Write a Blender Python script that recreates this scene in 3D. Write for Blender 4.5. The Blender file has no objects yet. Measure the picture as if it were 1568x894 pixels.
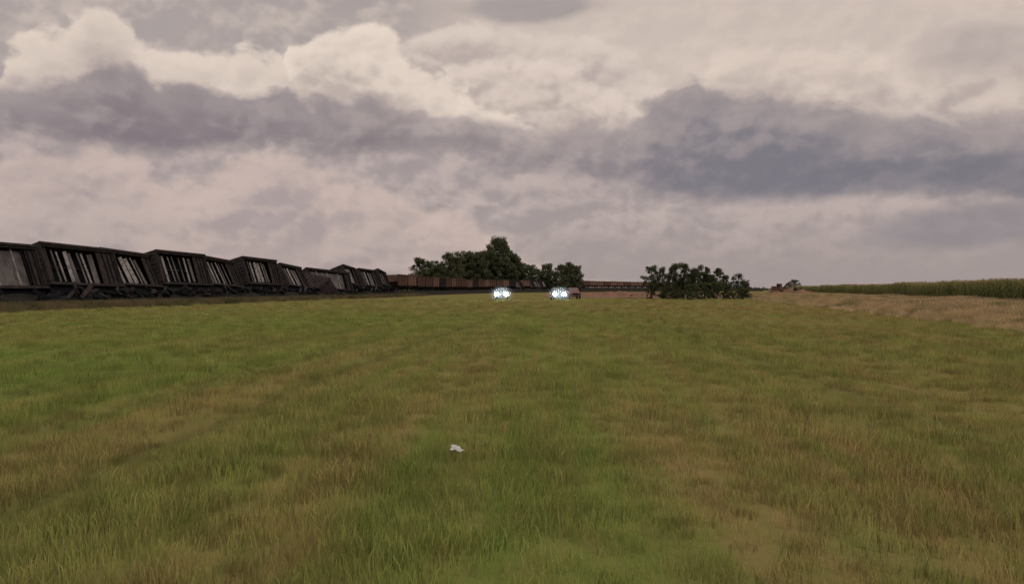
import bpy, math, random
import numpy as np
from mathutils import Vector, Matrix
random.seed(7); rng=np.random.default_rng(7)
scene=bpy.context.scene
scene.view_settings.view_transform='Standard'
scene.view_settings.look='None'
scene.view_settings.exposure=0
CAMH=1.7; F=1219.6; HY=443.0

# ------------------------------------------------------------ camera
cam=bpy.data.cameras.new("camera"); cam.lens=28; cam.sensor_width=36; cam.clip_end=20000; cam.clip_start=0.1
co=bpy.data.objects.new("camera",cam); scene.collection.objects.link(co)
co.location=(0,0,CAMH); co.rotation_euler=(math.radians(90-0.19),0,0)
scene.camera=co

# ------------------------------------------------------------ node helpers
class NT:
    def __init__(s,nt): s.nt=nt
    def n(s,t,**k):
        x=s.nt.nodes.new(t)
        for a,b in k.items(): setattr(x,a,b)
        return x
    def set(s,sock,v):
        if isinstance(v,bpy.types.NodeSocket): s.nt.links.new(v,sock)
        else:
            if hasattr(sock,'default_value'):
                try: sock.default_value=v
                except Exception:
                    sock.default_value=tuple(v)+(1.0,)
    def m(s,op,a,b=None,c=None,clamp=False):
        x=s.n('ShaderNodeMath',operation=op,use_clamp=clamp)
        s.set(x.inputs[0],a)
        if b is not None: s.set(x.inputs[1],b)
        if c is not None: s.set(x.inputs[2],c)
        return x.outputs[0]
    def vm(s,op,a,b=None):
        x=s.n('ShaderNodeVectorMath',operation=op)
        s.set(x.inputs[0],a)
        if b is not None: s.set(x.inputs[1],b)
        return x.outputs['Value'] if op in('DOT_PRODUCT','LENGTH') else x.outputs[0]
    def noise(s,vec,scale,detail=4,rough=.55,dist=0,out=0):
        x=s.n('ShaderNodeTexNoise'); s.set(x.inputs['Vector'],vec)
        x.inputs['Scale'].default_value=scale; x.inputs['Detail'].default_value=detail
        x.inputs['Roughness'].default_value=rough; x.inputs['Distortion'].default_value=dist
        return x.outputs[out]
    def voro(s,vec,scale,detail=1,rough=.5):
        x=s.n('ShaderNodeTexVoronoi',feature='F1'); s.set(x.inputs['Vector'],vec)
        x.inputs['Scale'].default_value=scale
        x.inputs['Detail'].default_value=detail; x.inputs['Roughness'].default_value=rough
        x.normalize=True
        return x.outputs['Distance']
    def ss(s,v,lo,hi,a=0.,b=1.):
        x=s.n('ShaderNodeMapRange',interpolation_type='SMOOTHSTEP')
        s.set(x.inputs[0],v); x.inputs[1].default_value=lo; x.inputs[2].default_value=hi
        x.inputs[3].default_value=a; x.inputs[4].default_value=b
        return x.outputs[0]
    def mix(s,f,a,b,bt='MIX'):
        x=s.n('ShaderNodeMix',data_type='RGBA',blend_type=bt)
        s.set(x.inputs[0],f); s.set(x.inputs[6],a); s.set(x.inputs[7],b)
        return x.outputs[2]
    def comb(s,x_,y_,z_):
        x=s.n('ShaderNodeCombineXYZ'); s.set(x.inputs[0],x_); s.set(x.inputs[1],y_); s.set(x.inputs[2],z_)
        return x.outputs[0]
    def curve(s,v,pts):
        x=s.n('ShaderNodeFloatCurve'); c=x.mapping.curves[0]
        x.mapping.extend='HORIZONTAL'
        c.points[0].location=pts[0]; c.points[1].location=pts[-1]
        for p in pts[1:-1]: c.points.new(*p)
        x.mapping.update()
        s.set(x.inputs['Value'],v)
        return x.outputs[0]
def lin(r,g,b):
    f=lambda c:(c/255/12.92 if c/255<=.04045 else ((c/255+.055)/1.055)**2.4)
    return (f(r),f(g),f(b),1)

# ------------------------------------------------------------ world sky
SUN_EL=math.radians(30); SUN_AZ=math.radians(150)   # behind the camera, to the right
world=bpy.data.worlds.new("World"); scene.world=world; world.use_nodes=True
world.cycles.sampling_method='MANUAL'; world.cycles.sample_map_resolution=256
wn=world.node_tree; wn.nodes.clear(); W=NT(wn)
tc=W.n('ShaderNodeTexCoord'); D=tc.outputs['Generated']
sep=W.n('ShaderNodeSeparateXYZ'); W.set(sep.inputs[0],D)
az=W.m('ARCTAN2',sep.outputs[0],sep.outputs[1])
el=W.m('ARCSINE',sep.outputs[2])
def px2(px,py):
    a=math.atan((px-784)/F); e=math.atan((HY-py)/F*math.cos(a)); return a,e
def uv(px,py):
    a,e=px2(px,py); return ((a+.8)/1.6, max(0,e/.5))
Dz=W.vm('MULTIPLY',D,(1,1,1.45))
w1=W.n('ShaderNodeTexNoise'); W.set(w1.inputs['Vector'],Dz); w1.inputs['Scale'].default_value=8; w1.inputs['Detail'].default_value=4; w1.inputs['Roughness'].default_value=.55
wv=W.vm('SUBTRACT',w1.outputs['Color'],(.5,.5,.5))
Dw=W.vm('ADD',Dz,W.vm('MULTIPLY',wv,(.07,.07,.07)))
sw=W.n('ShaderNodeSeparateXYZ'); W.set(sw.inputs[0],wv)
azw=W.m('MULTIPLY_ADD',sw.outputs[0],.10,az)
elw=W.m('MULTIPLY_ADD',sw.outputs[2],.035,el)
U=W.m('MULTIPLY',W.m('ADD',azw,.8),1/1.6)
V=W.m('MULTIPLY',elw,2.0)
vo=W.voro(Dw,17,2,.55)
vo2=W.voro(W.vm('ADD',Dw,(-.006,0,.013)),17,2,.55)
fb=W.noise(Dz,10,6,.58)
fb2=W.noise(W.vm('ADD',Dz,(-.010,0,.018)),10,4,.55)
fine=W.noise(Dz,36,4,.62)
big=W.noise(Dz,4.2,2,.5)
relief=W.m('ADD',W.m('MULTIPLY',W.m('SUBTRACT',vo2,vo),1.1),W.m('MULTIPLY',W.m('SUBTRACT',fb,fb2),1.1))
puff=W.m('ADD',W.m('MULTIPLY',W.m('SUBTRACT',.42,vo),.19),W.m('MULTIPLY',W.m('SUBTRACT',fb,.5),.22))
puff=W.m('MULTIPLY_ADD',W.m('SUBTRACT',fine,.5),.06,puff)
wisp=W.m('MULTIPLY',W.m('SUBTRACT',W.noise(W.vm('MULTIPLY',D,(1,1,3)),9,5,.6),.5),.2)
def layer(col,pts,bright,shade,soft=.025,depth=.14,k=.6,amt=1.0,rl=.13):
    pts=[(-420,443)]+pts+[(1990,443)] if pts[0][0]>-400 else pts
    c=W.curve(U,[uv(*p) for p in pts])
    d=W.m('MULTIPLY_ADD',puff,k,W.m('SUBTRACT',c,V))
    mk=W.ss(d,-.004,soft,0,amt)
    sh=W.ss(W.m('MULTIPLY_ADD',relief,-rl,d),.0,depth)
    sh=W.m('MULTIPLY',sh,W.ss(W.m('MULTIPLY_ADD',relief,1.3,big),.25,.75,1.15,.35),clamp=True)
    return W.mix(mk,col,W.mix(sh,bright,shade))
uR0=W.ss(U,uv(560,0)[0],uv(760,0)[0])
col=W.mix(uR0,lin(171,160,156),lin(204,189,179))
col=W.mix(W.ss(W.m('MULTIPLY_ADD',relief,.8,fb),.35,.7,0,.5),col,lin(212,196,185))
col=layer(col,[(900,240),(980,165),(1040,120),(1100,95),(1180,62),(1260,80),(1330,64),(1400,90),(1440,50),(1500,20),(1568,10),(1700,30)],lin(220,204,191),lin(188,173,166),soft=.06,depth=.2,amt=.9)
col=layer(col,[(540,230),(595,120),(640,50),(700,22),(760,35),(830,52),(900,48),(960,80),(1030,130),(1130,240)],lin(216,201,189),lin(186,172,165),soft=.035)
col=layer(col,[(-80,200),(-10,150),(15,95),(50,68),(100,62),(150,42),(185,36),(225,62),(270,78),(330,84),(390,78),(430,90),(470,130),(540,220)],lin(222,206,193),lin(188,173,165),depth=.18)
col=layer(col,[(620,240),(680,130),(730,88),(790,96),(850,84),(900,108),(970,150),(1090,240)],lin(220,204,192),lin(188,173,165),soft=.04)
col=layer(col,[(405,240),(440,130),(470,70),(520,42),(580,52),(622,86),(655,120),(710,134),(770,160),(880,240)],lin(229,213,199),lin(192,177,168),depth=.17)
lowm=W.ss(W.m('MULTIPLY_ADD',puff,.8,V),.46,.33)
lowc=W.mix(W.ss(W.m('MULTIPLY_ADD',relief,.9,fb),.3,.72),lin(162,150,149),lin(187,171,166))
hz=W.ss(V,.02,.22)
lowc=W.mix(hz,lin(161,149,148),lowc)
col=W.mix(lowm,col,lowc)
col=layer(col,[(-200,270),(-20,262),(30,225),(90,218),(130,198),(170,222),(215,228),(250,262),(300,268),(360,240),(450,228),(520,262),(600,280),(700,330),(900,420)],lin(202,181,172),lin(168,154,153),soft=.05,depth=.22,amt=.8)
col=layer(col,[(-300,380),(0,330),(60,300),(140,285),(200,310),(260,350),(330,375),(420,372),(500,352),(570,345),(625,368),(660,400)],lin(186,169,164),lin(162,150,149),soft=.04,depth=.16,amt=.6)
topL=[(-400,170),(0,138),(70,135),(150,112),(215,105),(260,128),(340,125),(390,138),(440,135),(480,158),(560,160),(600,170),(690,190),(740,175),(820,205),(900,195),(980,190),(1015,150),(1060,128),(1110,150),(1200,160),(1290,178),(1400,168),(1480,190),(1568,205),(1968,190)]
botL=[(-400,215),(0,193),(60,205),(130,212),(220,228),(330,228),(430,222),(540,238),(640,232),(720,240),(780,260),(860,268),(960,280),(1040,300),(1150,303),(1250,305),(1360,290),(1460,300),(1568,318),(1968,320)]
ct=W.curve(U,[uv(*p) for p in topL]); cb=W.curve(U,[uv(*p) for p in botL])
dt=W.m('MULTIPLY_ADD',puff,.55,W.m('SUBTRACT',ct,V))
db=W.m('MULTIPLY_ADD',wisp,.4,W.m('SUBTRACT',V,cb))
mt=W.ss(dt,-.008,.026); mb=W.ss(db,-.025,.035)
mD=W.m('MULTIPLY',mt,mb)
depth=W.ss(W.m('MULTIPLY_ADD',relief,-.14,dt),.0,.15)
uR=W.ss(U,.40,.72)
dcolT=W.mix(uR,lin(153,141,142),lin(159,148,148))
dcolB=W.mix(uR,lin(127,116,121),lin(121,117,126))
dcol=W.mix(depth,dcolT,dcolB)
dcol=W.mix(W.ss(W.m('MULTIPLY_ADD',relief,1.4,fb),.40,.85,0,.45),dcol,lin(166,153,152))
mD=W.m('MULTIPLY',mD,W.curve(U,[(0,.8),(uv(440,0)[0],.95),(uv(600,0)[0],.85),(uv(720,0)[0],.7),(uv(900,0)[0],.72),(uv(1040,0)[0],.92),(1,.92)]))
col=W.mix(mD,col,dcol)
def blobd(px,py,rx,ry):
    a,e=px2(px,py)
    x=W.m('MULTIPLY',W.m('SUBTRACT',azw,a),F/rx); y=W.m('MULTIPLY',W.m('SUBTRACT',elw,e),F/ry)
    r=W.m('ADD',W.m('MULTIPLY',x,x),W.m('MULTIPLY',y,y))
    return W.m('EXPONENT',W.m('MULTIPLY',r,-1.0))
for px,py,rx,ry,c,st in ((1490,350,150,26,lin(138,132,138),.7),(1510,70,80,36,lin(172,161,158),.6),(800,10,130,22,lin(156,148,147),.8),(1330,272,330,26,lin(119,116,125),.6)):
    gm=W.ss(W.m('MULTIPLY_ADD',puff,2.0,blobd(px,py,rx,ry)),.2,.8,0,st)
    col=W.mix(gm,col,c)
mod=W.m('MULTIPLY_ADD',W.m('SUBTRACT',fine,.5),.08,1.0)
mod=W.m('MULTIPLY_ADD',relief,.11,mod)
mod=W.m('MULTIPLY',mod,W.ss(el,.38,1.1,1.0,2.7))
cs=W.vm('MULTIPLY',col,W.comb(mod,mod,mod))
cs=W.vm('MULTIPLY',cs,(10.1,10,9.95))
sky=W.n('ShaderNodeTexSky',sky_type='NISHITA'); sky.sun_disc=False; sky.sun_elevation=SUN_EL; sky.sun_rotation=SUN_AZ
fin=W.mix(.97,sky.outputs[0],cs)
bg=W.n('ShaderNodeBackground'); bg.inputs['Strength'].default_value=.1
W.set(bg.inputs[0],fin)
wo=W.n('ShaderNodeOutputWorld'); wn.links.new(bg.outputs[0],wo.inputs[0])

sl=bpy.data.lights.new("sun",'SUN'); sl.energy=.65; sl.angle=math.radians(15); sl.color=(1,.88,.78)
so=bpy.data.objects.new("sun",sl); scene.collection.objects.link(so)
sd=Vector((math.sin(SUN_AZ)*math.cos(SUN_EL),math.cos(SUN_AZ)*math.cos(SUN_EL),math.sin(SUN_EL)))
so.rotation_euler=sd.to_track_quat('Z','Y').to_euler(); so.location=(30,-40,30)

# ------------------------------------------------------------ materials
def mat(name,base,rough=.85,var=.35,scale=2.0,metal=0,spec=.2,second=None,bump=0,streak=None):
    m=bpy.data.materials.new(name); m.use_nodes=True; N=NT(m.node_tree)
    b=m.node_tree.nodes['Principled BSDF']
    t=N.n('ShaderNodeTexCoord'); v=t.outputs['Object']
    if streak: v=N.vm('MULTIPLY',v,streak)
    nz=N.noise(v,scale,4,.65)
    s2=second or tuple(c*(1-var) for c in base)
    f=N.ss(nz,.38,.62)
    N.set(b.inputs['Base Color'],N.mix(f,tuple(base)+(1,),tuple(s2)+(1,)))
    b.inputs['Roughness'].default_value=rough; b.inputs['Metallic'].default_value=metal
    b.inputs['Specular IOR Level'].default_value=spec
    if bump:
        bp=N.n('ShaderNodeBump'); bp.inputs['Strength'].default_value=bump; bp.inputs['Distance'].default_value=.05
        N.set(bp.inputs['Height'],nz); m.node_tree.links.new(bp.outputs[0],b.inputs['Normal'])
    return m
M_dark=mat("charred_steel",(.017,.015,.016),.85,scale=1.5,second=(.034,.027,.026),spec=.1)
M_dark2=mat("car_underframe",(.007,.008,.011),.9,scale=1,spec=.1)
M_pale=mat("bare_steel_ribs",(.25,.235,.23),.7,scale=2.5,second=(.12,.11,.108),streak=(1,1,.4))
M_pale2=mat("grey_panel",(.10,.093,.093),.8,scale=.8,second=(.05,.046,.046))
M_rust=mat("rust_brown_paint",(.125,.070,.055),.85,scale=1.2,second=(.07,.042,.035),streak=(1,1,.4),spec=.1)
M_rust2=mat("weathered_brown_paint",(.20,.125,.10),.85,scale=1.2,second=(.11,.07,.055),spec=.1)
M_coal=mat("coal",(.02,.02,.02),.95,scale=3,bump=.5)
M_ballast=mat("ballast",(.020,.018,.017),.95,scale=4,second=(.012,.014,.010),bump=.6,spec=.05)
M_soil=mat("bare_soil",(.17,.085,.06),.95,scale=.4,second=(.11,.07,.045),bump=.4)
M_bark=mat("bark",(.05,.04,.03),.95,scale=3)
M_tyre=mat("tyre_rubber",(.02,.02,.02),.9)
M_glass=mat("window_glass",(.02,.025,.03),.1,spec=.6)
M_chrome=mat("chrome",(.12,.12,.12),.4,metal=1)
M_white=mat("grey_blue_paint",(.05,.055,.065),.4,var=.1,spec=.4)
M_silver=mat("dark_green_paint",(.04,.05,.04),.4,var=.1,spec=.4)
M_red=mat("red_paint",(.22,.03,.02),.5,var=.2,spec=.3)
M_orange=mat("faded_orange_paint",(.13,.075,.055),.7,var=.3)
M_scrap=mat("white_plastic",(.42,.44,.43),.5,var=.15,scale=10)
def emis(name,c,s):
    m=bpy.data.materials.new(name); m.use_nodes=True; nt=m.node_tree
    b=nt.nodes['Principled BSDF']; b.inputs['Emission Color'].default_value=c; b.inputs['Emission Strength'].default_value=s
    return m
M_head=emis("headlamp_lens",(.78,.94,1,1),200)
M_tail=emis("tail_lamp_lens",(1,.05,.02,1),3)
# added volume around the headlamps, scatters their light into a glow halo
M_halo=bpy.data.materials.new("lamp_halo_volume"); M_halo.use_nodes=True; nt=M_halo.node_tree; nt.nodes.clear(); N=NT(nt)
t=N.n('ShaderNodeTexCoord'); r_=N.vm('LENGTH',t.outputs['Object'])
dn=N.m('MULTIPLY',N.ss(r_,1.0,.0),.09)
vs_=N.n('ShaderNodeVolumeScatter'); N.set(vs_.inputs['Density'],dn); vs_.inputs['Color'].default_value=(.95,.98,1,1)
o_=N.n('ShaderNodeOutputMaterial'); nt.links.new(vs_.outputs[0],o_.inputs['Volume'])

def grass_color(N,pos):
    s=N.n('ShaderNodeSeparateXYZ'); N.set(s.inputs[0],pos)
    X=s.outputs[0]; Y=s.outputs[1]
    wob=N.m('MULTIPLY',N.m('SINE',N.m('MULTIPLY',Y,.11)),.35)
    Xs=N.m('ADD',N.m('MULTIPLY_ADD',Y,-.045,X),wob)
    st=N.noise(N.comb(N.m('MULTIPLY',Xs,.5),N.m('MULTIPLY',Y,.022),0),1.0,4,.6,.3)
    st2=N.noise(N.comb(N.m('MULTIPLY',Xs,2.4),N.m('MULTIPLY',Y,.09),3),1.0,3,.6)
    fn=N.noise(N.comb(N.m('MULTIPLY',X,1.8),N.m('MULTIPLY',Y,.9),0),1.8,4,.72)
    def bl(cx,cy,rx,ry):
        a=N.m('MULTIPLY',N.m('SUBTRACT',X,cx),1/rx); b=N.m('MULTIPLY',N.m('SUBTRACT',Y,cy),1/ry)
        return N.m('EXPONENT',N.m('MULTIPLY',N.m('ADD',N.m('MULTIPLY',a,a),N.m('MULTIPLY',b,b)),-1.))
    green=N.m('MAXIMUM',N.m('MULTIPLY',bl(-12,17,6,7),.42),N.m('MULTIPLY',bl(-.35,6.2,1.2,3.6),.16))
    green=N.m('MAXIMUM',green,N.m('MULTIPLY',bl(-8,42,14,16),.22))
    brown=N.m('MAXIMUM',N.m('MULTIPLY',bl(1.9,9,.8,5.5),.28),N.m('MULTIPLY',bl(7,12,5,9),.17))
    brown=N.m('MAXIMUM',brown,N.m('MULTIPLY',bl(25,60,22,40),.18))
    def line(x0,w):
        d=N.m('SUBTRACT',Xs,x0); return N.m('EXPONENT',N.m('MULTIPLY',N.m('MULTIPLY',d,d),-w))
    tk=N.m('MAXIMUM',line(-4.7,1.6),line(-7.4,3.0))
    brown=N.m('MAXIMUM',brown,N.m('MULTIPLY',tk,.13))
    k=N.m('ADD',N.m('MULTIPLY',N.m('SUBTRACT',st,.5),1.0),N.m('MULTIPLY',N.m('SUBTRACT',st2,.5),.95))
    k=N.m('ADD',N.m('SUBTRACT',k,green),brown)
    k=N.m('ADD',k,N.m('MULTIPLY',N.m('SUBTRACT',fn,.5),1.0))
    cr=N.n('ShaderNodeValToRGB'); N.set(cr.inputs[0],N.m('ADD',N.m('MULTIPLY',k,.7),.47))
    e=cr.color_ramp.elements; e[0].position=.1; e[0].color=(.110,.155,.038,1); e[1].position=.92; e[1].color=(.225,.158,.078,1)
    for p,c in ((.35,(.132,.154,.044,1)),(.52,(.155,.152,.052,1)),(.72,(.188,.152,.064,1))):
        q=e.new(p); q.color=c
    rut=N.m('MAXIMUM',N.m('MAXIMUM',line(-3.9,16),line(-5.75,18)),N.m('MAXIMUM',line(-8.5,16),line(5.2,14)))
    rut=N.m('MULTIPLY',rut,N.ss(st2,.35,.6,.1,.5))
    c=N.mix(rut,cr.outputs[0],(.060,.076,.025,1))
    return c,Y
def grass_mat(name,gain,ground=False,tan=False,rough=False):
    m=bpy.data.materials.new(name); m.use_nodes=True; nt=m.node_tree; nt.nodes.clear(); N=NT(nt)
    g=N.n('ShaderNodeNewGeometry'); pos=g.outputs['Position']
    if tan:
        nz=N.noise(pos,.35,4,.65)
        c=N.mix(N.ss(nz,.45,.68),(.42,.325,.195,1),(.16,.16,.07,1))
    elif rough:
        nz=N.noise(pos,.25,4,.65)
        c=N.mix(N.ss(nz,.4,.65),(.15,.12,.07,1),(.075,.08,.038,1))
    else:
        c,Y=grass_color(N,pos)
        c=N.mix(N.ss(Y,28,110,0,.35),c,(.18,.145,.065,1))
    if ground:
        c=N.vm('MULTIPLY',c,(gain,gain,gain))
        d=N.n('ShaderNodeBsdfDiffuse'); N.set(d.inputs[0],c)
        bp=N.n('ShaderNodeBump'); bp.inputs['Strength'].default_value=.5; bp.inputs['Distance'].default_value=.08
        N.set(bp.inputs['Height'],N.noise(pos,6,4,.7)); nt.links.new(bp.outputs[0],d.inputs['Normal'])
        out=d.outputs[0]
    else:
        oi=N.n('ShaderNodeObjectInfo')
        r=N.m('MULTIPLY_ADD',oi.outputs['Random'],.8*gain,.6*gain)
        c=N.vm('MULTIPLY',c,N.comb(r,r,r))
        d=N.n('ShaderNodeBsdfDiffuse'); N.set(d.inputs[0],c)
        t=N.n('ShaderNodeBsdfTranslucent'); N.set(t.inputs[0],c)
        mx=N.n('ShaderNodeMixShader'); mx.inputs[0].default_value=.35
        nt.links.new(d.outputs[0],mx.inputs[1]); nt.links.new(t.outputs[0],mx.inputs[2]); out=mx.outputs[0]
    o=N.n('ShaderNodeOutputMaterial'); nt.links.new(out,o.inputs[0])
    return m
M_ground=grass_mat("field_turf",.85,True)
M_blade=grass_mat("grass_blades",1.62)
M_tan=grass_mat("dry_grass",1.15,tan=True)
M_rough=grass_mat("rough_weeds",1.1,rough=True)
def leafmat(name,a,b,sc=.5):
    m=bpy.data.materials.new(name); m.use_nodes=True; nt=m.node_tree; nt.nodes.clear(); N=NT(nt)
    g=N.n('ShaderNodeNewGeometry'); nz=N.noise(g.outputs['Position'],sc,3,.7)
    c=N.mix(N.ss(nz,.35,.65),a+(1,),b+(1,))
    d=N.n('ShaderNodeBsdfDiffuse'); N.set(d.inputs[0],c); t=N.n('ShaderNodeBsdfTranslucent'); N.set(t.inputs[0],c)
    mx=N.n('ShaderNodeMixShader'); mx.inputs[0].default_value=.25
    nt.links.new(d.outputs[0],mx.inputs[1]); nt.links.new(t.outputs[0],mx.inputs[2])
    o=N.n('ShaderNodeOutputMaterial'); nt.links.new(mx.outputs[0],o.inputs[0]); return m
M_leaf=leafmat("tree_leaves",(.048,.062,.034),(.10,.112,.062))
M_corn=leafmat("corn_leaves",(.15,.17,.07),(.22,.215,.09),.3)
M_tassel=leafmat("corn_tassels",(.34,.28,.14),(.40,.33,.18),.3)

# ------------------------------------------------------------ mesh builder
class MB:
    def __init__(s): s.v=[]; s.f=[]; s.mi=[]; s.mats=[]
    def mat(s,m):
        if m not in s.mats: s.mats.append(m)
        return s.mats.index(m)
    def add(s,vs,fs,m,M=None):
        o=len(s.v); k=s.mat(m)
        for p in vs:
            p=Vector(p); s.v.append(tuple(M@p if M else p))
        for f in fs: s.f.append([i+o for i in f]); s.mi.append(k)
    def box(s,c,d,m,M=None,taper=1.0):
        x,y,z=c; a,b,h=d[0]/2,d[1]/2,d[2]/2; t=taper
        vs=[(x-a,y-b,z-h),(x+a,y-b,z-h),(x+a,y+b,z-h),(x-a,y+b,z-h),(x-a*t,y-b*t,z+h),(x+a*t,y-b*t,z+h),(x+a*t,y+b*t,z+h),(x-a*t,y+b*t,z+h)]
        s.add(vs,[(0,3,2,1),(4,5,6,7),(0,1,5,4),(1,2,6,5),(2,3,7,6),(3,0,4,7)],m,M)
    def cyl(s,p0,p1,r0,r1,m,n=12,M=None):
        p0=Vector(p0);p1=Vector(p1); z=(p1-p0).normalized(); x=z.orthogonal().normalized(); y=z.cross(x)
        vs=[];
        for p,r in((p0,r0),(p1,r1)):
            for i in range(n):
                a=2*math.pi*i/n; vs.append(p+x*(r*math.cos(a))+y*(r*math.sin(a)))
        fs=[(i,(i+1)%n,n+(i+1)%n,n+i) for i in range(n)]+[tuple(range(n-1,-1,-1)),tuple(range(n,2*n))]
        s.add(vs,fs,m,M)
    def prism(s,prof,w0,w1,m,M=None):
        n=len(prof); vs=[(w0,p[0],p[1]) for p in prof]+[(w1,p[0],p[1]) for p in prof]
        fs=[(i,(i+1)%n,n+(i+1)%n,n+i) for i in range(n)]+[tuple(range(n-1,-1,-1)),tuple(range(n,2*n))]
        s.add(vs,fs,m,M)
    def mesh(s,name,bevel=0):
        me=bpy.data.meshes.new(name); me.from_pydata(s.v,[],s.f)
        for m in s.mats: me.materials.append(m)
        me.polygons.foreach_set('material_index',s.mi); me.update(); return me
def obj(name,me,loc=(0,0,0),rot=None,parent=None,bevel=0):
    o=bpy.data.objects.new(name,me); scene.collection.objects.link(o); o.location=loc
    if rot is not None: o.rotation_euler=rot
    if parent: o.parent=parent
    if bevel:
        b=o.modifiers.new("bevel",'BEVEL'); b.width=bevel; b.segments=2
    return o

# ------------------------------------------------------------ track line
def trackX(Y): return -52+.1*Y+(1e-3*(Y-300)**2 if Y>300 else 0)
def trackZ(Y): return 1.6*min(1,max(0,(Y-330)/180))
def tang(Y):
    t=Vector((.1+(2e-3*(Y-300) if Y>300 else 0),1,0)); return t.normalized()

# ground sheet
xs=np.concatenate([[-6000,-2000,-600,-200],np.arange(-100,101,4),[200,600,2000,6000]])
ys=np.concatenate([[-3000,-500,-100,-30],np.arange(0,200,4),[300,600,1500,4000,9000]])
gv=[];gf=[]
for y in ys:
    for x in xs:
        z=0.0
        if abs(x)<100 and 0<=y<200: z=.03*math.sin(x*.35+y*.05)+.025*math.sin(x*.9-y*.07+1)
        gv.append((x,y,z-.03))
nx=len(xs)
for j in range(len(ys)-1):
    for i in range(nx-1): gf.append((j*nx+i,j*nx+i+1,(j+1)*nx+i+1,(j+1)*nx+i))
gm=bpy.data.meshes.new("ground"); gm.from_pydata(gv,[],gf); gm.materials.append(M_ground)
for p in gm.polygons: p.use_smooth=True
obj("ground",gm)

# embankment
b=MB(); prof=[(-7,-.1),(-2.6,1.05),(-1.8,1.2),(1.8,1.2),(2.6,1.05),(5.0,-.1)]
vs=[];fs=[]
Ys=np.arange(10,760,2.5)
for j,Y in enumerate(Ys):
    t=tang(Y); n=Vector((t.y,-t.x,0)); c=Vector((trackX(Y),Y,0))
    for k,(o,z) in enumerate(prof):
        jt=random.uniform(-.3,.3) if 0<k<5 else 0
        zz=z+(trackZ(Y) if 0<k<5 else 0)
        vs.append(c+n*(o*(1+(.3*trackZ(Y) if k in(0,5) else 0))+jt)+Vector((0,0,zz+jt*.5)))
for j in range(len(Ys)-1):
    for k in range(5): a=j*6+k; fs.append((a,a+6,a+7,a+1))
b.add(vs,fs,M_ballast); obj("railway_embankment",b.mesh("railway_embankment"))
b=MB()
for Y in np.arange(12,740,5.0):
    for o in (-.75,.75):
        p=[]
        for yy in (Y,Y+5):
            t=tang(yy); n=Vector((t.y,-t.x,0)); p.append(Vector((trackX(yy),yy,1.30+trackZ(yy)))+n*o)
        b.cyl(p[0],p[1],.06,.06,M_rust,6)
obj("railway_track",b.mesh("railway_track"))

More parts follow.
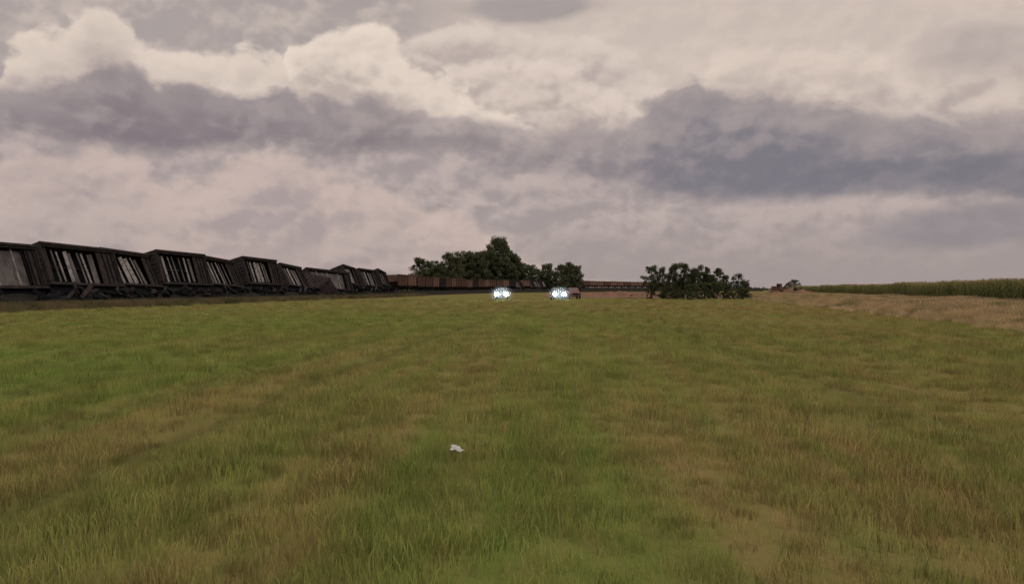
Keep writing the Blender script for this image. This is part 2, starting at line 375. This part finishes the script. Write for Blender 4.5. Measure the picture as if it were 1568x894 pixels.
# ------------------------------------------------------------ tipped railcars
LC=10.9
def bogie(b,M):
    for sx in(-.9,.9):
        b.cyl((sx,-.8,0),(sx,.8,0),.08,.08,M_dark2,8,M)
        for sy in(-.78,.78):
            b.cyl((sx,sy-.07,0),(sx,sy+.07,0),.46,.46,M_dark,16,M)
            b.cyl((sx,sy+.07,0),(sx,sy+.16,0),.18,.14,M_dark,10,M)
    for sy in(-1.05,1.05):
        b.box((0,sy,.05),(2.4,.16,.28),M_dark2,M); b.box((0,sy,.0),(.8,.2,.55),M_dark2,M)
    b.box((0,0,.1),(.4,2.2,.35),M_dark2,M)
def tipped(seed,nsl,panel):
    r=random.Random(seed); b=MB(); H=4.25; D=3.0; L=LC
    b.box((0,H-.2,-D/2),(L,.4,D),M_dark); b.box((0,.15,-D/2),(L,.3,D),M_dark)
    b.box((0,H/2,-D+.1),(L-.1,H-.1,.2),M_dark)
    b.box((0,H/2,-1.25),(L-.3,H-.8,.12),M_dark2)
    for sx in(-1,1): b.box((sx*(L/2-.08),H/2,-D/2+.01),(.16,H-.78,D-.02),M_dark)
    b.box((0,H-.10,.06),(L+.1,.22,.16),M_dark)
    b.box((0,.1,.06),(L+.1,.2,.16),M_dark)
    pw=2.6 if not panel else 1.2
    b.box((L/2-pw/2-.2,H/2,-.25),(pw,H-.8,.1),M_dark)
    for i in range(3): b.box((L/2-.5-i*.7,H/2,-.16),(.12,H-.8,.1),M_dark2)
    b.box((-L/2+.55,H/2,-.25),(.7,H-.8,.1),M_dark)
    x0=-L/2+1.3; x1=L/2-pw-.5
    if panel:
        b.box(((x0+x1)/2,H/2-.1,-.5),(x1-x0,H-.9,.08),M_pale2)
        for i in range(3):
            x=x0+(i+.5)*(x1-x0)/3; b.box((x,H/2,-.38),(.14,H-.8,.14),M_pale)
    else:
        sk=r.uniform(.05,.16)
        for i in range(nsl):
            x=x0+(i+.5)*(x1-x0)/nsl+r.uniform(-.18,.18)
            w=r.choice([.2,.34,.45,.6])
            top=r.uniform(.1,1.0)
            hh=H-.85-top*.4
            M=Matrix.Translation((x,H/2-.1,-.25-r.uniform(0,.3)))@Matrix.Rotation(sk+r.uniform(-.06,.06),4,'Z')@Matrix.Rotation(r.uniform(-.5,.3),4,'Y')
            b.box((0,0,0),(w,hh,.07),M_pale if r.random()<.75 else M_pale2,M)
            b.box((w*.5+.05,0,-.1),(.06,hh,.2),M_dark2,M)
        b.box(((x0+x1)/2,H*.5,-.9),(x1-x0,.14,.1),M_dark)
    for i in range(9): b.box((-L/2+.5+i*(L-1)/8,H+.05,-D/2),(.12,.12,D-.2),M_dark)
    b.box((0,-.45,-.45),(L-.2,.9,.35),M_dark2)
    b.box((0,-1.0,-.9),(L-.6,.5,.9),M_dark2)
    for sx in(-1,1):
        M=Matrix.Translation((sx*(L/2-2.1)+r.uniform(-.4,.4),-.95,.15))@Matrix.Rotation(r.uniform(-.3,.3),4,'Y')@Matrix.Rotation(math.radians(-90+r.uniform(-25,25)),4,'X')@Matrix.Rotation(r.uniform(-.2,.2),4,'Z')
        bogie(b,M)
    for i in range(14):
        M=Matrix.Translation((r.uniform(-L/2,L/2),-1.3+r.uniform(-.3,.4),r.uniform(-.3,1.3)))@Matrix.Rotation(r.uniform(-.6,.6),4,'Z')@Matrix.Rotation(r.uniform(0,3),4,'X')
        b.box((0,0,0),(r.uniform(.6,2.5),.18,.4),M_dark if r.random()<.5 else M_dark2,M)
    for i in range(6): b.box((-L/2-.06,.6+i*.55,-.5),(.05,.05,.6),M_pale2)
    return b.mesh("coal_hopper_car")
tip=[tipped(1,7,False),tipped(2,6,False),tipped(3,6,False),tipped(4,4,True),tipped(9,6,False)]
def upright(mt,seed):
    r=random.Random(seed); b=MB(); L=10.7; Wd=3.1
    b.box((0,-Wd/2+.05,2.75),(L,.1,2.9),mt); b.box((0,Wd/2-.05,2.75),(L,.1,2.9),mt)
    for s in(-1,1):
        b.box((s*(L/2-.06),0,3.3),(.1,Wd-.22,1.8),mt)
        M=Matrix.Translation((s*(L/2-1.1),0,1.9))@Matrix.Rotation(s*math.radians(-42),4,'Y')
        b.box((0,0,0),(2.8,Wd-.22,.08),mt,M)
        for i in range(5): b.box((s*(L/2+.05),-.9,1.5+i*.5),(.05,.5,.05),M_dark)
        b.box((s*(L/2+.35),0,.95),(.6,.3,.3),M_dark2)
    for i in range(10):
        x=-L/2+.25+i*(L-.5)/9
        for s in(-1,1): b.box((x,s*(Wd/2+.06),2.75),(.13,.13,2.75),M_dark if i%3==0 else mt)
    for s in(-1,1):
        b.box((0,s*(Wd/2+.05),4.22),(L+.1,.22,.16),mt); b.box((0,s*(Wd/2+.05),1.28),(L+.1,.2,.2),M_dark2)
    for x in(-1.6,1.6): b.box((x,0,1.0),(2.2,2.2,.9),mt,Matrix.Translation((0,0,2.0))@Matrix.Scale(-1,4,(0,0,1)),taper=.5)
    b.box((0,0,1.15),(L-.3,.5,.3),M_dark2)
    vs=[];fs=[];n=14
    for i in range(n+1):
        for j in range(5):
            vs.append((-L/2+.15+i*(L-.3)/n,-Wd/2+.12+j*(Wd-.24)/4,3.95+(.25*math.sin(j*math.pi/4))*abs(math.sin(i*1.3+.4))+r.uniform(0,.08)))
    for i in range(n):
        for j in range(4): a=i*5+j; fs.append((a,a+1,a+6,a+5))
    b.add(vs,fs,M_coal)
    for x in(-L/2+1.7,L/2-1.7): bogie(b,Matrix.Translation((x,0,.5)))
    return b.mesh("coal_hopper_car")
upr=[upright(M_rust,1),upright(M_rust2,2),upright(M_dark,3)]
def place_tipped(Y,me,z=1.95,lean=18,yaw=0,off=1.6,pitch=0):
    t=tang(Y); t=(Matrix.Rotation(yaw,3,'Z')@t).normalized()
    n=Vector((t.y,-t.x,0)); zz=Vector((0,0,1)); th=math.radians(lean)
    a=t; bb=zz*math.cos(th)-n*math.sin(th); c=n*math.cos(th)+zz*math.sin(th)
    R=Matrix((a,bb,c)).transposed().to_4x4()
    R=R@Matrix.Rotation(pitch,4,'Z')
    p=Vector((trackX(Y),Y,z+trackZ(Y)))+n*off
    o=bpy.data.objects.new("coal_hopper_car",me); scene.collection.objects.link(o)
    o.matrix_world=Matrix.Translation(p)@R
def place_up(Y,me,roll=0,z=1.3):
    t=tang(Y); ang=math.atan2(t.y,t.x)
    obj("coal_hopper_car",me,(trackX(Y),Y,z+trackZ(Y)),(roll,0,ang))
def Yof(px): return 52/(.1-(px-784)/F)
ends=[60,160,230,303,362,415,475]
yj=[-.04,.03,-.05,.05,-.07,.05]
for i in range(6):
    y0=Yof(ends[i]); y1=Yof(ends[i+1]); mid=(y0+y1)/2
    place_tipped(mid,tip[[0,1,4,2,1,0][i]],z=2.0+[.05,.05,.25,.15,.4,.1][i],yaw=yj[i],lean=19+[0,5,-3,5,-3,8][i],pitch=[-.02,-.035,-.01,-.045,-.02,-.05][i],off=1.6+[.2,0,.3,-.1,.4,0][i])
y=Yof(60)-6.2
for i in range(4):
    place_tipped(y,tip[3] if i==0 else tip[i%3],z=1.75,yaw=random.uniform(-.02,.03)); y-=11.2
place_tipped(Yof(487),tip[3],z=1.2,lean=40,yaw=.85,off=1.2,pitch=.15)
place_tipped(Yof(506),tip[3],z=1.7,lean=24,yaw=-.55,off=.6,pitch=-.08)
for px,k,yw,pt in ((534,1,.08,-.05),(562,0,-.10,-.03),(584,2,.10,-.08)):
    place_tipped(Yof(px),tip[k],z=2.7 if px<550 else 2.4,lean=22,yaw=yw,pitch=pt)
Y=Yof(600)+6; k=0
while Y<720:
    px=784+F*trackX(Y)/Y
    step=11.3*tang(Y).y
    if 783<px<888 and k%5!=4:
        place_tipped(Y,tip[k%3],z=1.9,lean=25+random.uniform(-8,8),yaw=random.uniform(-.2,.2))
    else:
        place_up(Y,upr[[0,1,0,0,1,2][k%6] if px<888 else [1,0,1][k%3]],roll=random.uniform(-.05,.05))
    Y+=step; k+=1

# ------------------------------------------------------------ trees
def tree_mesh(name,seed,h,w,nclump,nleaf,leaf,low=.12):
    r=np.random.default_rng(seed); b=MB()
    b.cyl((0,0,-.3),(0,0,h*.45),.028*h,.016*h,M_bark,9); b.cyl((0,0,h*.45),(.02*h,0,h*.85),.016*h,.004*h,M_bark,7)
    cl=[]
    for i in range(nclump):
        z=h*(low+(1-low)*r.random()**.9*.93)
        f=(z/h-low)/(1-low); env=math.sin(math.pi*min(1,max(0,.16+f*.82)))**.55
        a=r.random()*6.283; rad=w/2*env*math.sqrt(r.random())*.95
        c=Vector((math.cos(a)*rad,math.sin(a)*rad,z)); cl.append((c,h*r.uniform(.045,.10)))
        if r.random()<.6:
            z0=max(.1*h,z-rad*.9-.05*h); b.cyl((0,0,z0),c,.009*h,.003*h,M_bark,5)
    k=b.mat(M_leaf)
    V=[];o=len(b.v)
    per=nleaf//nclump
    for c,cr in cl:
        d=r.normal(size=(per,3)); d/=np.linalg.norm(d,axis=1)[:,None]
        p=np.array(c)+d*(cr*(r.random((per,1))**.45))*np.array([1.15,1.15,.8])
        u=r.normal(size=(per,3)); u/=np.linalg.norm(u,axis=1)[:,None]
        v=np.cross(u,r.normal(size=(per,3))); v/=np.linalg.norm(v,axis=1)[:,None]
        s=leaf*r.uniform(.6,1.3,(per,1))
        V.append(np.stack([p-u*s,p+v*s*.6,p+u*s,p-v*s*.6],1).reshape(-1,3))
    V=np.concatenate(V); nb=len(V)//4
    b.v+= [tuple(x) for x in V]; b.f+=[[o+4*i,o+4*i+1,o+4*i+2,o+4*i+3] for i in range(nb)]; b.mi+=[k]*nb
    return b.mesh(name)
TM=[tree_mesh("tree",11+i,10,w,cnt,8000,.17,low=.05) for i,(w,cnt) in enumerate([(7.5,75),(6.2,65),(9,85),(5.4,55)])]
TO=[tree_mesh("tree",51+i,10,w,cnt,6500,.15,low=.24) for i,(w,cnt) in enumerate([(6.8,50),(5.2,40),(4,28)])]
BM=[tree_mesh("bush",31+i,3,4.2,36,3500,.11,low=.02) for i in range(2)]
def put(name,me,px,Y,ztop=None,pytop=None,base=10,w=1.0,ground=0,rz=None):
    X=(px-784)/F*Y; h=CAMH+(HY-pytop)/F*Y; s=h/base*1.03
    o=obj(name,me,(X,Y,-.05),(0,0,rz if rz is not None else random.uniform(0,6.28))); o.scale=(s*w,s*w,s); return o
far=[(642,395,1,1.1),(660,399,0,1.2),(690,386,2,1.2),(712,384,0,1.2),(730,386,1,1.2),(745,383,2,.9),(762,364,1,.95),(774,372,0,.75),(751,370,3,.9),(795,402,1,1.5),(815,405,0,1.5),(838,404,1,1.2),(860,405,2,1.0),(873,401,0,1.1),(882,403,3,1.1),(700,396,2,1.6),(800,408,2,1.8),(655,408,3,1.6),(770,394,2,1.4),(675,404,0,1.7),(720,392,2,1.4),(785,388,1,1.1),(850,416,2,1.9),(826,414,2,1.9)]
for px,py,k,w in far:
    Y=470+random.uniform(-15,25) if px>690 else 400+random.uniform(0,20)
    put("deciduous_tree",TM[k],px,Y,pytop=py,w=w*.82)
near=[(998,407,TO[0],.95,152),(1014,409,TM[1],.55,150),(1034,404,TM[1],.75,148),(1047,403,TO[0],.9,146),(1060,407,TM[3],.8,144),(1079,403,TO[2],.9,146),(1098,411,TO[1],.9,150),(1112,421,TM[1],.6,146),(1131,419,TO[0],.9,144),(1141,427,TM[3],.9,148),(1088,417,TM[3],.8,145),(1024,420,TO[0],1.0,146),(1068,412,TO[1],1.1,148)]
for px,py,me,w,Y in near: put("deciduous_tree",me,px,Y,pytop=py,w=w*1.0)
for px,py,k,Y in [(996,443,0,148),(1015,440,1,146),(1030,437,0,140),(1052,436,1,134),(1075,432,0,138),(1095,432,1,140),(1115,436,0,138),(1138,441,1,136),(1058,446,0,126),(1036,448,1,140),(1070,446,1,128),(1124,443,0,134),(1148,449,0,140)]:
    put("bush",BM[k],px,Y,pytop=py,base=3,w=1.0)
put("deciduous_tree",TM[2],1217,320,pytop=428,w=1.0)
put("deciduous_tree",TM[0],1207,330,pytop=432,w=1.0)

b=MB(); k=b.mat(M_leaf); V=[]
r=np.random.default_rng(5)
for x in np.arange(-900,1300,3.0):
    yy=1500+60*math.sin(x*.01); hh=(3+4*abs(math.sin(x*.013)*math.sin(x*.031+1)))*(1 if abs(math.sin(x*.004))>.25 else .5)
    n=14; p=np.column_stack([x+r.normal(0,3,n),yy+r.normal(0,6,n),r.random(n)*hh]); u=r.normal(size=(n,3))*.9; v=r.normal(size=(n,3))*.9
    V.append(np.stack([p-u,p+v,p+u,p-v],1).reshape(-1,3))
V=np.concatenate(V); b.v=[tuple(x) for x in V]; b.f=[[4*i,4*i+1,4*i+2,4*i+3] for i in range(len(V)//4)]; b.mi=[k]*(len(V)//4)
obj("distant_treeline",b.mesh("distant_treeline"))

# ------------------------------------------------------------ soil strip and berm
def patch(name,pts,m,z=.0,bump=0,nx=40,ny=8):
    (a,bq,c,d)=[Vector(p) for p in pts]; vs=[];fs=[]
    for j in range(ny+1):
        for i in range(nx+1):
            u=i/nx;v=j/ny; p=(a*(1-u)+bq*u)*(1-v)+(d*(1-u)+c*u)*v
            e=math.sin(math.pi*u)**.4*math.sin(math.pi*v) if bump else 0
            p=Vector((p.x+random.uniform(-.5,.5),p.y+random.uniform(-1,1),z+bump*e*random.uniform(.6,1.2)))
            vs.append(p)
    for j in range(ny):
        for i in range(nx): q=j*(nx+1)+i; fs.append((q,q+1,q+nx+2,q+nx+1))
    me=bpy.data.meshes.new(name); me.from_pydata([tuple(x) for x in vs],[],fs); me.materials.append(m)
    for p in me.polygons:p.use_smooth=True
    return obj(name,me)
patch("dirt_road",[(8,165,0),(60,160,0),(85,260,0),(8,250,0)],M_soil,z=.03)
patch("soil_berm",[(13,190,0),(40,190,0),(44,200,0),(14,200,0)],M_soil,z=-.02,bump=1.2)
patch("soil_mound",[(76,232,0),(90,232,0),(92,246,0),(77,246,0)],M_soil,z=-.02,bump=2.0,nx=12)

# ------------------------------------------------------------ instancing
def gn_scatter(name,pts,scl,srcs,seed=0):
    col=bpy.data.collections.new(name+"_source")
    for i,me in enumerate(srcs):
        o=bpy.data.objects.new(name+"_tuft_%d"%i,me); col.objects.link(o)
    me=bpy.data.meshes.new(name); me.from_pydata([],[],[]); me.vertices.add(len(pts)); me.vertices.foreach_set('co',np.asarray(pts,dtype=np.float32).ravel())
    at=me.attributes.new('scl','FLOAT','POINT'); at.data.foreach_set('value',np.asarray(scl,dtype=np.float32)); me.update()
    o=obj(name,me)
    g=bpy.data.node_groups.new(name+"_nodes",'GeometryNodeTree')
    g.interface.new_socket('Geometry',in_out='INPUT',socket_type='NodeSocketGeometry'); g.interface.new_socket('Geometry',in_out='OUTPUT',socket_type='NodeSocketGeometry')
    gi=g.nodes.new('NodeGroupInput'); go=g.nodes.new('NodeGroupOutput')
    ip=g.nodes.new('GeometryNodeInstanceOnPoints'); ci=g.nodes.new('GeometryNodeCollectionInfo')
    ci.inputs['Collection'].default_value=col; ci.inputs['Separate Children'].default_value=True; ci.inputs['Reset Children'].default_value=True
    na=g.nodes.new('GeometryNodeInputNamedAttribute'); na.data_type='FLOAT'; na.inputs['Name'].default_value='scl'
    rv=g.nodes.new('FunctionNodeRandomValue'); rv.data_type='FLOAT_VECTOR'; rv.inputs[0].default_value=(-.12,-.12,0); rv.inputs[1].default_value=(.12,.12,6.283)
    ri=g.nodes.new('FunctionNodeRandomValue'); ri.data_type='INT'
    ri.inputs[4].default_value=0; ri.inputs[5].default_value=len(srcs)-1
    m2p=g.nodes.new('GeometryNodeMeshToPoints')
    L=g.links.new
    L(gi.outputs[0],m2p.inputs[0]); L(m2p.outputs[0],ip.inputs['Points']); L(ci.outputs[0],ip.inputs['Instance'])
    ip.inputs['Pick Instance'].default_value=True
    L(ri.outputs[2],ip.inputs['Instance Index']); L(rv.outputs[0],ip.inputs['Rotation']); L(na.outputs[0],ip.inputs['Scale'])
    L(ip.outputs[0],go.inputs[0])
    md=o.modifiers.new("scatter",'NODES'); md.node_group=g
    return o
def tuft(name,seed,n,rad,hmin,hmax,wd,m,lean=.45,seedhead=None):
    r=np.random.default_rng(seed); vs=[];fs=[]
    for i in range(n):
        a=r.random()*6.283; q=rad*math.sqrt(r.random()); x=math.cos(a)*q; y=math.sin(a)*q
        h=r.uniform(hmin,hmax); w=wd*r.uniform(.6,1.3); t=r.random()*6.283; dx=math.cos(t);dy=math.sin(t)
        l=lean*h*r.random(); f=r.random()*6.283; lx=math.cos(f)*l; ly=math.sin(f)*l
        o=len(vs)
        vs+=[(x-dx*w,y-dy*w,-.03),(x+dx*w,y+dy*w,-.03),(x+dx*w*.8+lx*.35,y+dy*w*.8+ly*.35,h*.55),(x-dx*w*.8+lx*.35,y-dy*w*.8+ly*.35,h*.55),(x+lx,y+ly,h)]
        fs+=[(o,o+1,o+2,o+3),(o+3,o+2,o+4)]
        if seedhead and r.random()<.5:
            o=len(vs); s=seedhead
            vs+=[(x+lx-s*.3,y+ly,h-s),(x+lx,y+ly+s*.3,h),(x+lx+s*.3,y+ly,h-s*.3),(x+lx,y+ly-s*.2,h+s)]
            fs+=[(o,o+2,o+3),(o,o+1,o+3)]
    me=bpy.data.meshes.new(name); me.from_pydata(vs,[],fs); me.materials.append(m); return me
def vnoise(x,y,seed=0):
    def h(i,j): 
        s=np.sin(i*127.1+j*311.7+seed*74.7)*43758.5453; return s-np.floor(s)
    i=np.floor(x);j=np.floor(y);u=x-i;v=y-j;u=u*u*(3-2*u);v=v*v*(3-2*v)
    return (h(i,j)*(1-u)+h(i+1,j)*u)*(1-v)+(h(i,j+1)*(1-u)+h(i+1,j+1)*u)*v
tl=[tuft("grass_tuft",i,46,.2,.04,.12,.0034,M_blade,.7) for i in range(4)]
P=[];S=[]
def zone(y0,y1,dens,base):
    xm=y1*.72+3; n=int((y1-y0)*2*xm*dens)
    y=rng.uniform(y0,y1,n); x=rng.uniform(-xm,xm,n)
    keep=(np.abs(x)<y*.72+3)&(x>-45+.1*y)&(x<15.7+.195*y+2)
    x=x[keep];y=y[keep]
    xs_=x-.045*y+.35*np.sin(y*.11)
    s=base*(.60+.8*vnoise(xs_*2.2,y*.3,1))*(.6+.8*vnoise(x*4.5,y*3.5,2))
    for tx in (-3.9,-5.75,-8.5,5.2):
        s*=1-.5*np.exp(-((xs_-tx)/.2)**2)
    P.append(np.column_stack([x,y,np.zeros_like(x)-.01])); S.append(s)
zone(2.5,9,34,1.0); zone(9,18,18,1.05); zone(18,38,7,1.2); zone(38,75,2.2,1.4); zone(75,135,.7,1.7)
P=np.concatenate(P);S=np.concatenate(S)
gn_scatter("grass",P,S,tl)
tr=[tuft("dry_tuft",20+i,60,.45,.2,.6,.010,M_tan,.5,.05) for i in range(3)]
tw=[tuft("weed_tuft",40+i,70,.5,.15,.65,.014,M_rough,.6,.06) for i in range(3)]
n=8500; y=40+170*rng.random(n)**1.2; x=-52+.1*y+rng.normal(6.2,1.1,n)
gn_scatter("rough_grass",np.column_stack([x,y,np.zeros(n)]),rng.uniform(.45,1.15,n),tw)
n=46000; y=18+rng.random(n)**1.1*192; u=rng.random(n)**.9
x0=14.6+.195*y; x1=28.8+.256*y; x=x0+(x1-x0)*u+rng.normal(0,.5,n)
edge=np.clip((x-x0)/3,0.15,1); s=(.4+.75*vnoise(x*.35,y*.2,5))*(.4+.6*edge)*rng.uniform(.75,1.2,n)
gn_scatter("dry_grass",np.column_stack([x,y,np.zeros(n)]),s*1.3,tr)
def corn(seed):
    r=np.random.default_rng(seed); b=MB()
    H=r.uniform(2.25,2.5); b.cyl((0,0,0),(0,0,H),.02,.008,M_corn,5)
    for i in range(11):
        z=.25+i*.19; a=(i%2)*math.pi+r.normal(0,.5); L=r.uniform(.5,.8)*(1-.03*i); dx=math.cos(a);dy=math.sin(a); w=.045
        pts=[(0,0),( .3*L,.28),( .65*L,.33),(L,.05-.1*r.random())]; vs=[]
        for q,(d,zz) in enumerate(pts):
            ww=w*(1,1.1,.8,.1)[q]; vs+=[(dx*d-dy*ww,dy*d+dx*ww,z+zz),(dx*d+dy*ww,dy*d-dx*ww,z+zz)]
        b.add(vs,[(0,1,3,2),(2,3,5,4),(4,5,7,6)],M_corn)
    for i in range(7):
        a=r.random()*6.28; b.cyl((0,0,H-.05),(math.cos(a)*.12,math.sin(a)*.12,H+.25),.012,.006,M_tassel,3)
    return b.mesh("corn_plant")
cp=[corn(i) for i in range(3)]
P=[]
for row in range(16):
    dx=row*.78+ (0 if row<10 else (row-9)*2)
    yy=np.arange(18,360,.24 if row<5 else .4); yy=yy+rng.normal(0,.05,len(yy))
    P.append(np.column_stack([29.3+.256*yy+dx+rng.normal(0,.06,len(yy)),yy,np.zeros(len(yy))-.02]))
P=np.concatenate(P)
gn_scatter("corn_field",P,(.92+.2*vnoise(P[:,0]*.15,P[:,1]*.15,9))*rng.uniform(.94,1.06,len(P)),cp)

# ------------------------------------------------------------ vehicles
def pickup(X,Y,paint,yaw=0,lights=True):
    root=bpy.data.objects.new("pickup_truck",None); scene.collection.objects.link(root); root.location=(X,Y,0); root.rotation_euler=(0,0,yaw)
    w=.98
    b=MB()
    b.prism([(-2.8,.55),(-2.85,1.0),(-2.7,1.18),(-1.2,1.28),(-.95,1.30),(2.75,1.30),(2.8,.6),(2.2,.45),(-2.3,.42)],-w,w,paint)
    obj("body",b.mesh("body"),parent=root,bevel=.06)
    b=MB(); prof=[(-1.15,1.27),(-.45,1.88),(.1,1.95),(.95,1.93),(1.25,1.27)]
    n=5; vs=[(-w*.96 if p[1]<1.5 else -w*.80,p[0],p[1]) for p in prof]+[(w*.96 if p[1]<1.5 else w*.80,p[0],p[1]) for p in prof]
    b.add(vs,[(i,(i+1)%n,n+(i+1)%n,n+i) for i in range(n)]+[(4,3,2,1,0),(5,6,7,8,9)],paint)
    obj("cab",b.mesh("cab"),parent=root,bevel=.04)
    b=MB(); b.add([(-.80,-1.13,1.32),(.80,-1.13,1.32),(.70,-.50,1.86),(-.70,-.50,1.86)],[(0,1,2,3)],M_glass,Matrix.Translation((0,-.035,.02)))
    for s in(-1,1):
        b.add([(s*.955,-.85,1.36),(s*.955,1.05,1.36),(s*.83,.85,1.82),(s*.83,-.42,1.82)],[(0,1,2,3)],M_glass,Matrix.Translation((s*.03,0,0)))
    obj("windows",b.mesh("windows"),parent=root)
    b=MB(); b.box((0,-2.88,.62),(1.9,.16,.22),M_chrome); b.box((0,-2.87,.93),(.9,.06,.26),M_dark2)
    b.box((0,2.86,.62),(1.9,.14,.2),M_chrome)
    for s in(-1,1): b.box((s*1.12,-.75,1.45),(.2,.12,.26),M_dark2)
    obj("trim",b.mesh("trim"),parent=root,bevel=.02)
    b=MB(); b.box((0,1.95,1.305),(1.6,1.4,.02),M_dark2); obj("bed",b.mesh("bed"),parent=root)
    b=MB()
    for s in(-1,1):
        for yy in(-1.85,1.75):
            b.cyl((s*.78,yy,.4),(s*1.0,yy,.4),.4,.4,M_tyre,20); b.cyl((s*1.0,yy,.4),(s*1.01,yy,.4),.22,.2,M_chrome,14)
    obj("wheels",b.mesh("wheels"),parent=root)
    b=MB()
    for s in(-1,1): b.box((s*.74,2.82,1.05),(.16,.05,.4),M_tail)
    obj("tail_lamps",b.mesh("tail_lamps"),parent=root)
    b=MB()
    for s in(-1,1):
        b.cyl((s*.70,-2.86,.93),(s*.70,-2.98,.93),.30,.24,M_head if lights else M_chrome,20)
    obj("headlamps",b.mesh("headlamps"),parent=root)
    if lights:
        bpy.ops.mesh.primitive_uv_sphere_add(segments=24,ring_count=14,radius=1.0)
        o=bpy.context.object; o.name="headlamp_halo"; o.data.materials.append(M_halo); o.parent=root; o.location=(0,-3.4,1.0); o.scale=(2.3,1.8,1.5)  # added ellipsoid, there only to give the headlamps a halo
    return root
pickup(-1.6,125,M_silver,yaw=.0)
pickup(7.2,125,M_white,yaw=.03)
pickup(10.6,138,M_red,yaw=.05,lights=False)

root=bpy.data.objects.new("excavator",None); scene.collection.objects.link(root); root.location=(80,238,.3); root.rotation_euler=(0,0,.5)
b=MB()
for s in(-1,1):
    b.prism([(-2,.1),(-2.2,.45),(-2,.85),(2,.85),(2.2,.45),(2,.1)],s*1.2-.3,s*1.2+.3,M_dark2)
obj("tracks",b.mesh("tracks"),parent=root,bevel=.05)
b=MB(); b.box((0,.3,1.6),(2.6,3.4,1.0),M_orange); b.box((0,1.6,1.9),(2.5,1.0,.9),M_orange); b.box((-.8,-.6,2.4),(.95,1.5,1.4),M_orange,taper=.9); b.box((-.8,-.62,2.5),(1.0,1.3,.9),M_glass)
obj("house",b.mesh("house"),parent=root,bevel=.04)
b=MB(); b.cyl((.3,-1.2,1.9),(.3,-3.6,3.6),.28,.22,M_orange,8); b.cyl((.3,-3.6,3.6),(.3,-5.6,1.9),.2,.16,M_orange,8); b.box((.3,-5.7,1.4),(1.0,.9,.9),M_dark,taper=.7)
obj("boom_and_bucket",b.mesh("boom"),parent=root)

vs=[];fs=[];n=7
for j in range(n):
    for i in range(n):
        vs.append(((i-3)*.020*(1+.3*math.sin(j)),(j-3)*.016,.012*math.sin(i*1.1+j)+.010*math.cos(j*1.3)+random.uniform(0,.006)))
for j in range(n-1):
    for i in range(n-1): a=j*n+i; fs.append((a,a+1,a+n+1,a+n))
me=bpy.data.meshes.new("plastic_scrap"); me.from_pydata(vs,[],fs); me.materials.append(M_scrap)
for p in me.polygons:p.use_smooth=True
obj("plastic_scrap",me,(-.56,8.0,.10),(.45,.1,.3))
